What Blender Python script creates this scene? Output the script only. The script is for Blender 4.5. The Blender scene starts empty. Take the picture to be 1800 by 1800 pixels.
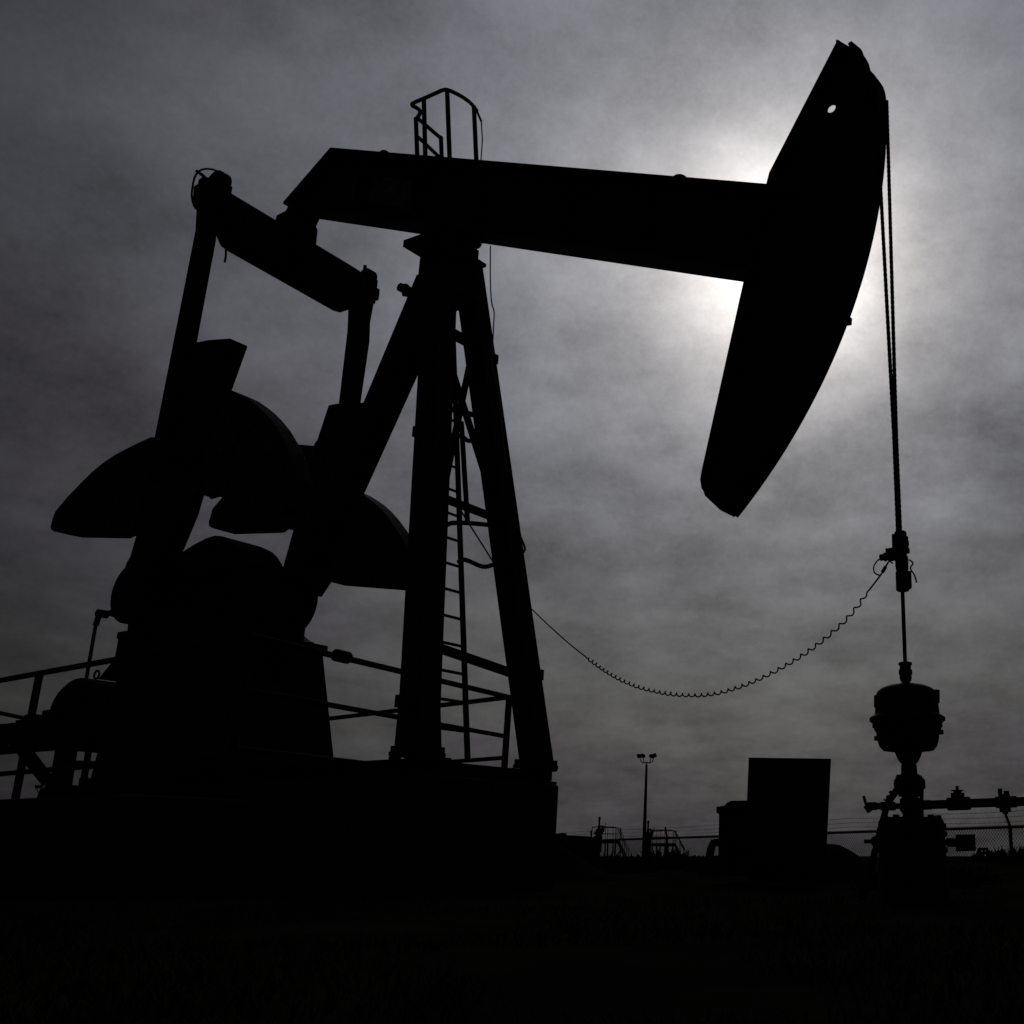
import bpy, math, random
from math import sin, cos, pi, radians, atan, hypot, atan2, degrees
from mathutils import Vector, Matrix, noise
random.seed(7)
S = bpy.context.scene
COL = S.collection
# ------------------------------------------------------------------ camera
FPX, CX, CY = 1954.0, 1350.0, 900.0          # focal length and optical centre in the 1800 px photograph (an off-centre crop)
PITCH = atan(605.0 / FPX)
CAM = Vector((0, 0, 0.8))
cd = bpy.data.cameras.new('camera'); cam = bpy.data.objects.new('camera', cd); COL.objects.link(cam)
cam.location = CAM; cam.rotation_euler = (pi/2 + PITCH, 0, 0)
cd.sensor_width = 36; cd.lens = FPX/1800*36; cd.shift_x = -450/1800; cd.clip_end = 6000; cd.clip_start = 0.05
S.camera = cam
AX = Vector((1,0,0)); AF = Vector((0,cos(PITCH),sin(PITCH))); AU = Vector((0,-sin(PITCH),cos(PITCH)))
def ray(x, y): return AX*((x-CX)/FPX) + AU*(-(y-CY)/FPX) + AF
# ------------------------------------------------------------------ sky, sun, exposure
SUN = ray(1382, 466).normalized()
SUN_EL = math.asin(SUN.z); SUN_AZ = atan2(SUN.x, SUN.y)
w = bpy.data.worlds.new('World'); S.world = w; w.use_nodes = True
nt = w.node_tree; N = nt.nodes; L = nt.links
for n in list(N): N.remove(n)
def nd(t, **k):
    n = N.new(t)
    for a, b in k.items(): setattr(n, a, b)
    return n
def put(sock, v):
    if isinstance(v, bpy.types.NodeSocket): L.new(v, sock)
    else: sock.default_value = v
def M(op, a, b=0.0, c=None):
    n = nd('ShaderNodeMath', operation=op); put(n.inputs[0], a); put(n.inputs[1], b)
    if c is not None: put(n.inputs[2], c)
    return n.outputs[0]
def smooth(x, lo, hi, a, b):
    n = nd('ShaderNodeMapRange', interpolation_type='SMOOTHSTEP'); put(n.inputs[0], x)
    for i, v in enumerate((lo, hi, a, b)): n.inputs[1+i].default_value = v
    return n.outputs[0]
tc = nd('ShaderNodeTexCoord'); D = tc.outputs['Generated']
dot = nd('ShaderNodeVectorMath', operation='DOT_PRODUCT'); L.new(D, dot.inputs[0]); dot.inputs[1].default_value = SUN
theta = M('MULTIPLY', M('ARCCOSINE', M('MINIMUM', dot.outputs['Value'], 0.999999)), 57.2958)
sep = nd('ShaderNodeSeparateXYZ'); L.new(D, sep.inputs[0])
z = sep.outputs['Z']
def gauss(x, s): return M('POWER', 2.71828, M('MULTIPLY', M('MULTIPLY', x, x), -1.0/(s*s)))
def expo(x, s): return M('POWER', 2.71828, M('MULTIPLY', x, -1.0/s))
# cloud deck: direction projected on a flat layer overhead
den = M('ADD', M('MAXIMUM', z, 0.0), 0.29)
cmb = nd('ShaderNodeCombineXYZ'); L.new(M('DIVIDE', sep.outputs['X'], den), cmb.inputs[0]); L.new(M('DIVIDE', sep.outputs['Y'], den), cmb.inputs[1])
def fbm(scale, detail, rough, off, dist=0.0, vec=None):
    mp = nd('ShaderNodeMapping'); L.new(vec or cmb.outputs[0], mp.inputs[0]); mp.inputs['Location'].default_value = off
    n = nd('ShaderNodeTexNoise'); L.new(mp.outputs[0], n.inputs['Vector'])
    n.inputs['Scale'].default_value = scale; n.inputs['Detail'].default_value = detail; n.inputs['Roughness'].default_value = rough; n.inputs['Distortion'].default_value = dist
    return n.outputs[0]
c1 = fbm(4.6, 4, 0.52, (3.1, 1.7, 0))
c2 = fbm(13.0, 4, 0.6, (9.3, 4.2, 0))
c3 = fbm(1.6, 3, 0.5, (5.5, 8.1, 2))
grain = fbm(170, 3, 0.75, (1, 2, 3), 0.0, D)
cl = M('ADD', M('ADD', M('MULTIPLY', M('SUBTRACT', c1, 0.5), 1.25), M('MULTIPLY', M('SUBTRACT', c2, 0.5), 0.65)), M('MULTIPLY', M('SUBTRACT', c3, 0.5), 0.95))
cl = M('ADD', cl, M('MULTIPLY', M('SUBTRACT', grain, 0.5), 0.34))
clm = M('MAXIMUM', M('ADD', 1.0, cl), 0.35)
wide = M('POWER', 2.71828, M('MULTIPLY', M('POWER', M('DIVIDE', theta, 22.0), 1.5), -1.0))
glow = M('ADD', M('ADD', 0.0105, M('MULTIPLY', wide, 0.30)), M('ADD', M('MULTIPLY', gauss(theta, 4.1), 1.05), M('MULTIPLY', gauss(theta, 9.0), 0.23)))
elev = smooth(z, -0.02, 0.62, 0.72, 1.06)
lum = M('MULTIPLY', M('MULTIPLY', glow, clm), elev)
# tint: warm near the sun, slate overhead, faintly olive low down
def mixc(f, a, b):
    n = nd('ShaderNodeMix', data_type='RGBA'); put(n.inputs[0], f)
    for i, v in ((6, a), (7, b)):
        if isinstance(v, tuple): n.inputs[i].default_value = v
        else: L.new(v, n.inputs[i])
    return n.outputs[2]
tint = mixc(smooth(z, 0.02, 0.40, 0, 1), (1.0, 1.0, 0.97, 1), (0.935, 0.975, 1.12, 1))
tint = mixc(M('MULTIPLY', smooth(c3, 0.40, 0.62, 1, 0), smooth(theta, 14, 34, 0, 1)), tint, (1.0, 0.94, 1.10, 1))
tint = mixc(M('MULTIPLY', smooth(z, 0.35, 0.6, 0, 1), smooth(theta, 26, 44, 0, 1)), tint, (0.66, 0.75, 0.92, 1))
tint = mixc(gauss(theta, 10), tint, (1.07, 1.0, 0.945, 1))
vm = nd('ShaderNodeVectorMath', operation='SCALE'); L.new(tint, vm.inputs[0]); L.new(lum, vm.inputs['Scale'])
sky = nd('ShaderNodeTexSky', sky_type='NISHITA', sun_disc=False, sun_elevation=SUN_EL, sun_rotation=SUN_AZ, dust_density=4.0)
EXPO = -3.0
bg1 = nd('ShaderNodeBackground'); L.new(vm.outputs[0], bg1.inputs[0]); bg1.inputs[1].default_value = 2**(-EXPO)
bg2 = nd('ShaderNodeBackground'); L.new(sky.outputs[0], bg2.inputs[0]); bg2.inputs[1].default_value = 0.06
mixs = nd('ShaderNodeMixShader'); mixs.inputs[0].default_value = 0.06      # the little clear sky that shows through the cloud deck
L.new(bg1.outputs[0], mixs.inputs[1]); L.new(bg2.outputs[0], mixs.inputs[2])
out = nd('ShaderNodeOutputWorld'); L.new(mixs.outputs[0], out.inputs[0])
sl = bpy.data.lights.new('sun', 'SUN'); sl.energy = 0.5; sl.angle = radians(12); sl.color = (1, 0.95, 0.88)
so = bpy.data.objects.new('sun', sl); COL.objects.link(so); so.rotation_euler = (-SUN).to_track_quat('-Z', 'Y').to_euler(); so.location = (0, 0, 20)
S.view_settings.view_transform = 'Standard'; S.view_settings.look = 'None'; S.view_settings.gamma = 1; S.view_settings.exposure = EXPO
# ------------------------------------------------------------------ materials
def mat(name, a, b, rough=0.6, metal=0.0, scale=6.0, bump=0.0, spec=0.3, ramp=(0.38, 0.64)):
    m = bpy.data.materials.new(name); m.use_nodes = True; t = m.node_tree; p = t.nodes['Principled BSDF']
    tx = t.nodes.new('ShaderNodeTexCoord'); n = t.nodes.new('ShaderNodeTexNoise'); n.inputs['Scale'].default_value = scale; n.inputs['Detail'].default_value = 8; n.inputs['Roughness'].default_value = 0.65
    t.links.new(tx.outputs['Object'], n.inputs['Vector'])
    r = t.nodes.new('ShaderNodeValToRGB'); r.color_ramp.elements[0].position, r.color_ramp.elements[1].position = ramp
    r.color_ramp.elements[0].color = (*a, 1); r.color_ramp.elements[1].color = (*b, 1)
    t.links.new(n.outputs[0], r.inputs[0]); t.links.new(r.outputs[0], p.inputs['Base Color'])
    p.inputs['Roughness'].default_value = rough; p.inputs['Metallic'].default_value = metal; p.inputs['Specular IOR Level'].default_value = spec
    if bump:
        bn = t.nodes.new('ShaderNodeBump'); bn.inputs['Strength'].default_value = bump; bn.inputs['Distance'].default_value = 0.02
        t.links.new(n.outputs[0], bn.inputs['Height']); t.links.new(bn.outputs[0], p.inputs['Normal'])
    return m
PAINT = mat('black_paint', (.012,.012,.011), (.040,.034,.026), .7, 0, 5, .15, .1, (.5,.78))
RUST  = mat('rusty_steel', (.016,.011,.008), (.034,.021,.012), .9, 0, 8, .3, .03)
STEEL = mat('dull_steel', (.014,.014,.014), (.024,.024,.023), .9, 0, 12, .1, .04)
ROPE  = mat('greasy_wire_rope', (.012,.012,.012), (.025,.023,.02), .7, 0, 40, .2, .1)
CAST  = mat('lightened_cast_iron', (.03,.027,.02), (.10,.09,.06), .8, 0, 9, .4, .1)  # weights' iron lightened in the colour to bring out rim light on curved edges
GALV  = mat('darkened_galvanised', (.03,.03,.03), (.05,.05,.05), .7, 0, 20, .1, .15)  # zinc toned down in the colour to stand as a dusk silhouette
CONC  = mat('darkened_concrete', (.03,.029,.026), (.055,.052,.046), .95, 0, 3, .4, .05)  # concrete darkened below its own grey; the backlit shade is in the colour
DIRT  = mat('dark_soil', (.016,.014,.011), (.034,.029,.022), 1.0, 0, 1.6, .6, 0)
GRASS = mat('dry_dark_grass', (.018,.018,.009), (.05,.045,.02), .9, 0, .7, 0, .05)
YELL  = mat('faded_yellow_paint', (.14,.12,.03), (.24,.20,.05), .7, 0, 9, .1, .15)
PALE  = mat('pale_conduit', (.32,.29,.24), (.5,.46,.4), .45, 0, 9, 0, .4)
BOARD = mat('dark_board', (.014,.014,.013), (.024,.023,.021), .85, 0, 7, .1, .05)
PLATE = mat('scuffed_nameplate', (.02,.02,.02), (.22,.2,.18), .6, 0, 11, .1, .2)
# ------------------------------------------------------------------ mesh helpers (world coordinates until build)
class MB:
    def __init__(s): s.v = []; s.f = []
    def add(s, vs, fs):
        o = len(s.v); s.v += [Vector(p) for p in vs]; s.f += [tuple(i+o for i in f) for f in fs]; return s
    def prism(s, A, B):
        n = len(A); return s.add(list(A)+list(B), [tuple(range(n))[::-1], tuple(range(n, 2*n))] + [(i, (i+1)%n, n+(i+1)%n, n+i) for i in range(n)])
    def bar(s, p, q, w, h=None, up=(0,0,1), w2=None, h2=None):
        h = w if h is None else h; w2 = w if w2 is None else w2; h2 = h if h2 is None else h2
        p = Vector(p); q = Vector(q); d = (q-p).normalized(); x = d.cross(Vector(up))
        if x.length < 1e-3: x = d.cross(Vector((0,1,0)))
        x.normalize(); y = x.cross(d)
        ring = lambda c, a, b: [c+x*a/2*i+y*b/2*j for i, j in ((-1,-1),(1,-1),(1,1),(-1,1))]
        return s.prism(ring(p, w, h), ring(q, w2, h2))
    def ibeam(s, p, q, w, h, up, t=0.03):
        p = Vector(p); q = Vector(q); d = (q-p).normalized(); x = d.cross(Vector(up)).normalized(); y = x.cross(d)
        s.bar(p+y*(h/2-t/2), q+y*(h/2-t/2), w, t, up); s.bar(p-y*(h/2-t/2), q-y*(h/2-t/2), w, t, up); return s.bar(p, q, t, h-2*t-.004, up)
    def tube(s, path, r, n=8, r2=None):
        path = [Vector(p) for p in path]; m = len(path); vs = []; nrm = None
        for i, p in enumerate(path):
            d = (path[min(i+1, m-1)]-path[max(i-1, 0)]).normalized()
            if nrm is None:
                nrm = d.orthogonal().normalized()
            nrm = (nrm - d*nrm.dot(d))
            nrm = nrm.normalized() if nrm.length > 1e-5 else d.orthogonal().normalized()
            b = d.cross(nrm); rr = r(i) if callable(r) else (r if r2 is None else r+(r2-r)*i/(m-1))
            vs += [p + (nrm*cos(2*pi*k/n)+b*sin(2*pi*k/n))*rr for k in range(n)]
        fs = [(i*n+k, i*n+(k+1)%n, (i+1)*n+(k+1)%n, (i+1)*n+k) for i in range(m-1) for k in range(n)]
        fs += [tuple(range(n))[::-1], tuple(range((m-1)*n, m*n))]
        return s.add(vs, fs)
    def lathe(s, prof, c, ax, n=32):      # prof: (distance along axis, radius)
        c = Vector(c); ax = Vector(ax).normalized(); a = ax.orthogonal().normalized(); b = ax.cross(a); m = len(prof)
        vs = [c+ax*t+(a*cos(2*pi*k/n)+b*sin(2*pi*k/n))*max(r, .001) for t, r in prof for k in range(n)]
        fs = [(i*n+k, i*n+(k+1)%n, (i+1)*n+(k+1)%n, (i+1)*n+k) for i in range(m-1) for k in range(n)]
        fs += [tuple(range(n))[::-1], tuple(range((m-1)*n, m*n))]
        return s.add(vs, fs)
    def cyl(s, p, q, r, n=20):
        p = Vector(p); q = Vector(q); return s.lathe([(0, r), ((q-p).length, r)], p, q-p, n)
    def build(s, name, material, parent=None, origin=None, bevel=0.0, smooth=False):
        me = bpy.data.meshes.new(name)
        if origin is None:
            lo = [min(p[i] for p in s.v) for i in range(3)]; hi = [max(p[i] for p in s.v) for i in range(3)]
            origin = Vector(((lo[0]+hi[0])/2, (lo[1]+hi[1])/2, lo[2]))
        origin = Vector(origin)
        me.from_pydata([tuple(p-origin) for p in s.v], [], s.f); me.materials.append(material); me.validate()
        import bmesh
        b = bmesh.new(); b.from_mesh(me); bmesh.ops.recalc_face_normals(b, faces=b.faces); b.to_mesh(me); b.free()
        if smooth:
            for p in me.polygons: p.use_smooth = True
            me.set_sharp_from_angle(angle=radians(38))
        o = bpy.data.objects.new(name, me); COL.objects.link(o); place(o, origin, parent)
        if bevel:
            bv = o.modifiers.new('bevel', 'BEVEL'); bv.width = bevel; bv.segments = 2; bv.limit_method = 'ANGLE'; bv.angle_limit = radians(40)
        return o
POS = {}
def place(o, origin, parent):
    POS[o.name] = Vector(origin)
    if parent is not None: o.parent = parent; o.location = Vector(origin)-POS[parent.name]
    else: o.location = origin
def tag(o, label=None, cat=None, group=None, kind=None):
    for k, v in (('label', label), ('category', cat), ('group', group), ('kind', kind)):
        if v: o[k] = v
    return o
def thing(name, origin, label, cat, group=None):
    e = bpy.data.objects.new(name, None); COL.objects.link(e); e.empty_display_size = .2; place(e, origin, None); return tag(e, label, cat, group)
def copy_tree(o, parent=None, loc=None):
    c = o.copy(); COL.objects.link(c)
    if parent is not None: c.parent = parent
    if loc is not None: c.location = loc
    for ch in list(o.children): copy_tree(ch, c)
    return c
def smoothpath(pts, n=6):
    pts = [Vector(p) for p in pts]; out = []
    for i in range(len(pts)-1):
        p0 = pts[max(i-1,0)]; p1 = pts[i]; p2 = pts[i+1]; p3 = pts[min(i+2,len(pts)-1)]
        for k in range(n):
            t = k/n; out.append(.5*((2*p1)+(p2-p0)*t+(2*p0-5*p1+4*p2-p3)*t*t+(3*p1-p0-3*p2+p3)*t**3))
    return out+[pts[-1]]
# ------------------------------------------------------------------ site frame: u along the walking beam, v to its near side, z up, origin under the well
r0 = ray(1592, 1190); RODP = CAM + r0*(9.5/r0.y); O = Vector((RODP.x, RODP.y, 0))
TURN = radians(29); UU = Vector((cos(TURN), -sin(TURN), 0)); VV = Vector((-sin(TURN), -cos(TURN), 0)); ZZ = Vector((0,0,1))
def W(u, v, z): return O + UU*u + VV*v + ZZ*z
def hit(x, y, P, n):
    d = ray(x, y); return CAM + d*(((P-CAM).dot(n))/d.dot(n))
def loc(P): d = P-O; return (d.dot(UU), d.dot(VV), P.z)
def onV(x, y, v): return loc(hit(x, y, O+VV*v, VV))           # vertical plane parallel to the beam
def onU(x, y, u): return loc(hit(x, y, O+UU*u, UU))           # vertical plane square to the beam
def onZ(x, y, z): return loc(hit(x, y, Vector((0,0,z)), ZZ))
def at(x, y, Y): return hit(x, y, Vector((0,Y,0)), Vector((0,1,0)))
def slabV(m, pts, v0, v1):          # pts (u,z)
    return m.prism([W(u, v0, z) for u, z in pts], [W(u, v1, z) for u, z in pts])
def slabU(m, pts, u0, u1):          # pts (v,z)
    return m.prism([W(u0, v, z) for v, z in pts], [W(u1, v, z) for v, z in pts])
def boxW(m, u0, u1, v0, v1, z0, z1): return slabV(m, [(u0,z0),(u1,z0),(u1,z1),(u0,z1)], v0, v1)
def tv(pts, hn, hf):                # trace on near (v=hn) or far (v=hf) face
    o = []
    for x, y, s in pts:
        q = onV(x, y, hn if s == 'n' else hf); o.append((q[0], q[2]))
    return o
GZ = 0.45
# ------------------------------------------------------------------ ground
def ground_h(x, y):
    d = hypot(x, y)
    t = min(max((y-13)/14, 0), 1); h = GZ + .20*t*t*(3-2*t)
    h += .035*noise.noise(Vector((x*.35, y*.35, 0))) + .02*noise.noise(Vector((x*1.3, y*1.3, 3)))
    if d > 60: h = h*0 + .65 + .01*noise.noise(Vector((x*.02, y*.02, 1)))
    h += .05*noise.noise(Vector((x*.55, y*.28, 21)))*min(max((y-14)/6,0),1)
    e = math.exp(-((x-5.2)**2/5.0+(y-22.5)**2/2.0)); h += .13*e*(1+.5*noise.noise(Vector((x*2, y*2, 5))))
    e = math.exp(-((x-3.1)**2/.55+(y-21)**2/2.0)); h += .14*e
    return h
def axis(a, b, step, far):
    l = []; x = a
    while x <= b: l.append(x); x += step
    s = step; lo = a; hi = b; L0 = []; H0 = []
    while hi < far: s *= 1.35; hi += s; lo -= s; H0.append(hi); L0.append(lo)
    return L0[::-1]+l+H0
xs = axis(-16, 12, .28, 4200); ys = axis(-3, 32, .28, 4200)
m = MB(); m.v = [Vector((x, y, ground_h(x, y))) for y in ys for x in xs]; nx = len(xs)
m.f = [(j*nx+i, j*nx+i+1, (j+1)*nx+i+1, (j+1)*nx+i) for j in range(len(ys)-1) for i in range(nx-1)]
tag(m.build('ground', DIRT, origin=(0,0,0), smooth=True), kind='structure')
# dirt mound beside the cabinet
def mound(name, cx, cy, rx, ry, h, seed, flat=None):
    m = MB(); n, k = 40, 14
    for j in range(k+1):
        for i in range(n):
            a = 2*pi*i/n; rr = j/k; x = cx+rx*rr*cos(a); y = cy+ry*rr*sin(a)
            hh = h*((.5+.5*cos(pi*rr)) if flat is None else 1-rr**flat) + (.05*noise.noise(Vector((x*3, y*3, seed)))+.03*noise.noise(Vector((x*11, y*11, seed))))*(1-rr)
            m.v.append(Vector((x, y, ground_h(x, y)-.03+hh)))
    m.f = [(j*n+i, j*n+(i+1)%n, (j+1)*n+(i+1)%n, (j+1)*n+i) for j in range(k) for i in range(n)]
    return tag(m.build(name, DIRT, smooth=True), kind='structure')
mound('dirt_mound', .60, 15.7, .90, .95, .50, 2, 3.4)
mound('dirt_berm', -3.4, 16.2, 1.6, .9, .66, 4)
# grass and clods in the foreground
m = MB()
for i in range(26000):
    y = 1.6+random.random()**1.5*9.0; x = -y*.75-.6+random.random()*(y*1.05+1.2)
    if noise.noise(Vector((x*.8, y*.8, 9))) < -.12: continue
    z0 = ground_h(x, y)-.005; a = random.random()*2*pi; h = random.uniform(.02, .075); wd = random.uniform(.002, .005)
    lean = Vector((random.gauss(0,.5), random.gauss(0,.5), 1))*h; p = Vector((x, y, z0)); s_ = Vector((cos(a), sin(a), 0))*wd
    m.add([p-s_, p+s_, p+lean*.6+s_*.6, p+lean*.6-s_*.6, p+lean+Vector((lean.x,lean.y,0))*.4], [(0,1,2,3),(3,2,4)])
tag(m.build('grass', GRASS, origin=(0,0,0)), 'short dark grass over the bare foreground ground', 'grass', kind='stuff')
# ------------------------------------------------------------------ raised concrete pad and foundation
PADZ = onV(40, 1403, 2.6)[2]
m = MB(); boxW(m, -22, -6.6, -2.2, 2.6, GZ-.4, PADZ)
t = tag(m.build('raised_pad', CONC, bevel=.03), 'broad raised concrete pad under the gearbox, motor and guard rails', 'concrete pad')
UL = onV(172, 1352, 1.0)[0]
m = MB(); boxW(m, UL, -4.535, -1.02, .92, GZ-.4, 1.55)
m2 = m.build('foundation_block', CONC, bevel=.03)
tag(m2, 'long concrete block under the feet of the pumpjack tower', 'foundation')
# ------------------------------------------------------------------ PUMPJACK
PJ = thing('pumpjack', W(-6, 0, 1.55), 'large black pumpjack with its horsehead lowered towards the wellhead', 'pumpjack')
PIV = onV(792, 430, 0); PU, PZ = PIV[0], PIV[2]
# steel base frame on the foundation
m = MB()
for vv in (-.90, .72): m.ibeam(W(UL+.1, vv, 1.637), W(-4.56, vv, 1.637), .2, .17, ZZ)
for uu in (-4.75, -5.6, -6.9, -8.0, -9.0): m.bar(W(uu, -.79, 1.63), W(uu, .61, 1.63), .16, .13)
for uu in (-4.7, -5.2, -6.4, -7.6):
    for vv in (-.985, .80): m.cyl(W(uu, vv, 1.555), W(uu, vv, 1.755), .025, 8); m.cyl(W(uu, vv, 1.724), W(uu, vv, 1.745), .032, 6)
m.build('base_frame', RUST, PJ, bevel=.006)
# walking beam
HB = .2
top0 = tv([(580,259,'n')], HB, -HB)[0]; top1 = tv([(1350,323,'n')], HB, -HB)[0]
bot0 = tv([(497,357,'n')], HB, -HB)[0]; bot1 = tv([(1308,496,'f')], HB, -HB)[0]; botm = tv([(600,391,'f')], HB, -HB)[0]
du = Vector((top1[0]-top0[0], 0, top1[1]-top0[1])); bd = Vector((bot1[0]-botm[0], 0, bot1[1]-botm[1])).normalized()
dirb = Vector((du.x, du.z)).normalized(); nb = Vector((-dirb.y, dirb.x))
def bl(u, zz): return (u, zz)
bz = lambda u: botm[1]+(u-botm[0])*bd.z/bd.x
tz = lambda u: top0[1]+(u-top0[0])*du.z/du.x
tail_bot = (bot0[0], bz(bot0[0]))
head_top = (top1[0]+.25, tz(top1[0]+.25)); head_bot = (bot1[0]+.35, bz(bot1[0]+.35))
TF = .035
m = MB()
slabV(m, [top0, head_top, (head_top[0], head_top[1]-TF), (top0[0], top0[1]-TF)], -HB, HB)
slabV(m, [tail_bot, head_bot, (head_bot[0], head_bot[1]+TF), (tail_bot[0]+.03, tail_bot[1]+TF)], -HB, HB)
slabV(m, [(top0[0], top0[1]-TF-.002), (head_top[0], head_top[1]-TF-.002), (head_bot[0], head_bot[1]+TF+.002), (tail_bot[0]+.06, tail_bot[1]+TF+.002)], -.015, .015)
slabV(m, [(top0[0]-.002, top0[1]-.001), (tail_bot[0]-.002, tail_bot[1]+.03), (tail_bot[0]+.05, tail_bot[1]+.04), (top0[0]+.05, top0[1]-.037)], -HB+.003, HB-.003)
for uu in (-7.6, -6.5, -5.4, -4.0, -2.8): slabV(m, [(uu, bz(uu)+TF+.003), (uu+.02, bz(uu+.02)+TF+.003), (uu+.02+.0, tz(uu+.02)-TF-.003), (uu, tz(uu)-TF-.003)], -HB+.01, HB-.01)
beam = m.build('walking_beam', PAINT, PJ)
for x, y in ((677, 268), (1197, 312)):
    q = onV(x, y, .12); m = MB(); r = .085
    pts = [(q[0]+r*cos(a)*1.15, tz(q[0]+r*cos(a)*1.15)+r*.75*sin(a)+.001) for a in [pi*i/12 for i in range(13)]]
    slabV(m, pts, .10, .14); m.build('lifting_lug', STEEL, beam)
a0 = onV(618, 308, .03); a1 = onV(738, 316, .03); a2 = onV(735, 372, .03); a3 = onV(620, 352, .03)
m = MB(); slabV(m, [(a0[0],a0[2]),(a1[0],a1[2]),(a2[0],a2[2]),(a3[0],a3[2])], .018, .026); tag(m.build('nameplate', PLATE, beam), 'scuffed painted panel worn past reading')
# horsehead: web plate with a hole, curved front track, back flange, cheek plates
HH = .165; RA = 5.865
arc = []
a_bot = atan2(tv([(1293,906,'f')], HH, -HH)[0][1]-PZ, tv([(1293,906,'f')], HH, -HH)[0][0]-PU); a_top = radians(1.2)
for i in range(41):
    a = a_bot+(a_top-a_bot)*i/40; arc.append((PU+RA*cos(a), PZ+RA*sin(a)))
hb = tv([(1472,70,'n'), (1352,303,'n'), (1345,330,'n'), (1306,498,'n'), (1233,828,'n'), (1230.5,843,'n'), (1233,858,'n'), (1239,868,'n')], .11, -.11)
p_cap = tv([(1497,84,'n')], .11, -.11)[0]
face = hb + arc + [p_cap]
def fill_with_hole(m, poly, c, r, v0, v1, n=28):
    import mathutils
    hole = [(c[0]+r*cos(2*pi*i/n), c[1]+r*sin(2*pi*i/n)) for i in range(n)]
    tri = mathutils.geometry.tessellate_polygon([[Vector((a,b,0)) for a,b in poly], [Vector((a,b,0)) for a,b in hole]])
    allp = list(poly)+hole; k = len(allp); P = len(poly)
    vs = [W(a, v0, b) for a,b in allp]+[W(a, v1, b) for a,b in allp]
    fs = [tuple(t) for t in tri]+[tuple(i+k for i in t)[::-1] for t in tri]
    fs += [(i,(i+1)%P,k+(i+1)%P,k+i) for i in range(P)] + [(P+i,P+(i+1)%n,k+P+(i+1)%n,k+P+i) for i in range(n)]
    return m.add(vs, fs)
hc = onV(1462, 191.5, 0)
m = MB(); fill_with_hole(m, face, (hc[0], hc[2]), .050, -.012, .012)
RT = RA-.03
ring_o = [(PU+RA*cos(a_bot+(a_top-a_bot)*i/40), PZ+RA*sin(a_bot+(a_top-a_bot)*i/40)) for i in range(41)]
ring_i = [(PU+RT*cos(a_bot+(a_top-a_bot)*i/40), PZ+RT*sin(a_bot+(a_top-a_bot)*i/40)) for i in range(41)]
def strip(m, A, B, v0, v1):
    n = len(A); vs = [W(a,v,b) for v in (v0,v1) for L_ in (A,B) for a,b in L_]
    fs = []
    for i in range(n-1):
        fs += [(i,i+1,n+i+1,n+i), (2*n+i,3*n+i,3*n+i+1,2*n+i+1), (i,2*n+i,2*n+i+1,i+1), (n+i,n+i+1,3*n+i+1,3*n+i)]
    fs += [(0,n,3*n,2*n), (n-1,3*n-1,4*n-1,2*n-1)]
    return m.add(vs, fs)
strip(m, ring_o, ring_i, -HH, HH)
off = []
for i, p in enumerate(hb):
    q0 = hb[max(i-1,0)]; q1 = hb[min(i+1,len(hb)-1)]; d = Vector((q1[0]-q0[0], q1[1]-q0[1])).normalized(); off.append((p[0]-d.y*.025, p[1]+d.x*.025))
strip(m, hb, off, -.11, .11)
head = m.build('horsehead', PAINT, PJ)
# bottom end plate and top cap plate
e = tv([(1237,866,'n'), (1263,886,'n')], .12, -.12); bq = tv([(1293,906.5,'f')], HH, -HH)[0]
m = MB(); slabV(m, [(e[0][0]+.06,e[0][1]+.03), e[0], (e[0][0]+.015, e[0][1]-.035), (bq[0]-.001, bq[1]-.022), (bq[0]-.0, bq[1]-.001)], -.15, .12); m.build('end_plate', STEEL, head)
c0 = tv([(1471,69,'n'), (1495,83,'n')], .13, -.13); m = MB()
dx = Vector((c0[1][0]-c0[0][0], c0[1][1]-c0[0][1])).normalized(); nn = Vector((-dx.y, dx.x))*.022
slabV(m, [c0[0], (c0[1][0], c0[1][1]), (c0[1][0]-nn.x, c0[1][1]-nn.y), (c0[0][0]-nn.x, c0[0][1]-nn.y)], -.13, .13); m.build('cap_plate', STEEL, head)
# two rope saddles at the top with a keeper bar
for vv, tr in ((.145, ((1508,89),(1516,94),(1521,101),(1526,110),(1529,121),(1530,135),(1529,160),(1500,160))), (-.145, ((1529,126),(1543,139),(1546.5,143.5),(1551,150),(1554.5,159),(1556.5,170),(1557.5,185),(1530,190)))):
    pts = [onV(x, y, vv) for x, y in tr]; m = MB(); slabV(m, [(p[0], p[2]) for p in pts], vv-.025, vv+.025); m.build('rope_saddle', STEEL, head, bevel=.008)
kp = [onV(x, y, .15) for x, y in ((1490,76),(1496.5,72),(1513,85.5),(1516,94),(1512,104),(1497,92))]; m = MB()
slabV(m, [(k[0],k[2]) for k in kp], .11, .15)
k2 = onV(1529,124,-.16); k3 = onV(1542,138,-.16)
slabV(m, [(k2[0],k2[2]),(k3[0],k3[2]),(k3[0]-.02,k3[2]-.09),(k2[0]-.03,k2[2]-.08)], -.16, -.10)
m.build('rope_keeper', STEEL, head)
q = onV(1497, 568, -.17); m = MB(); m.bar(W(q[0]-.06, -.1, q[2]+.0), W(q[0]+.02, -.1, q[2]-.008), .07, .07); m.build('stop_block', STEEL, head)
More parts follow.
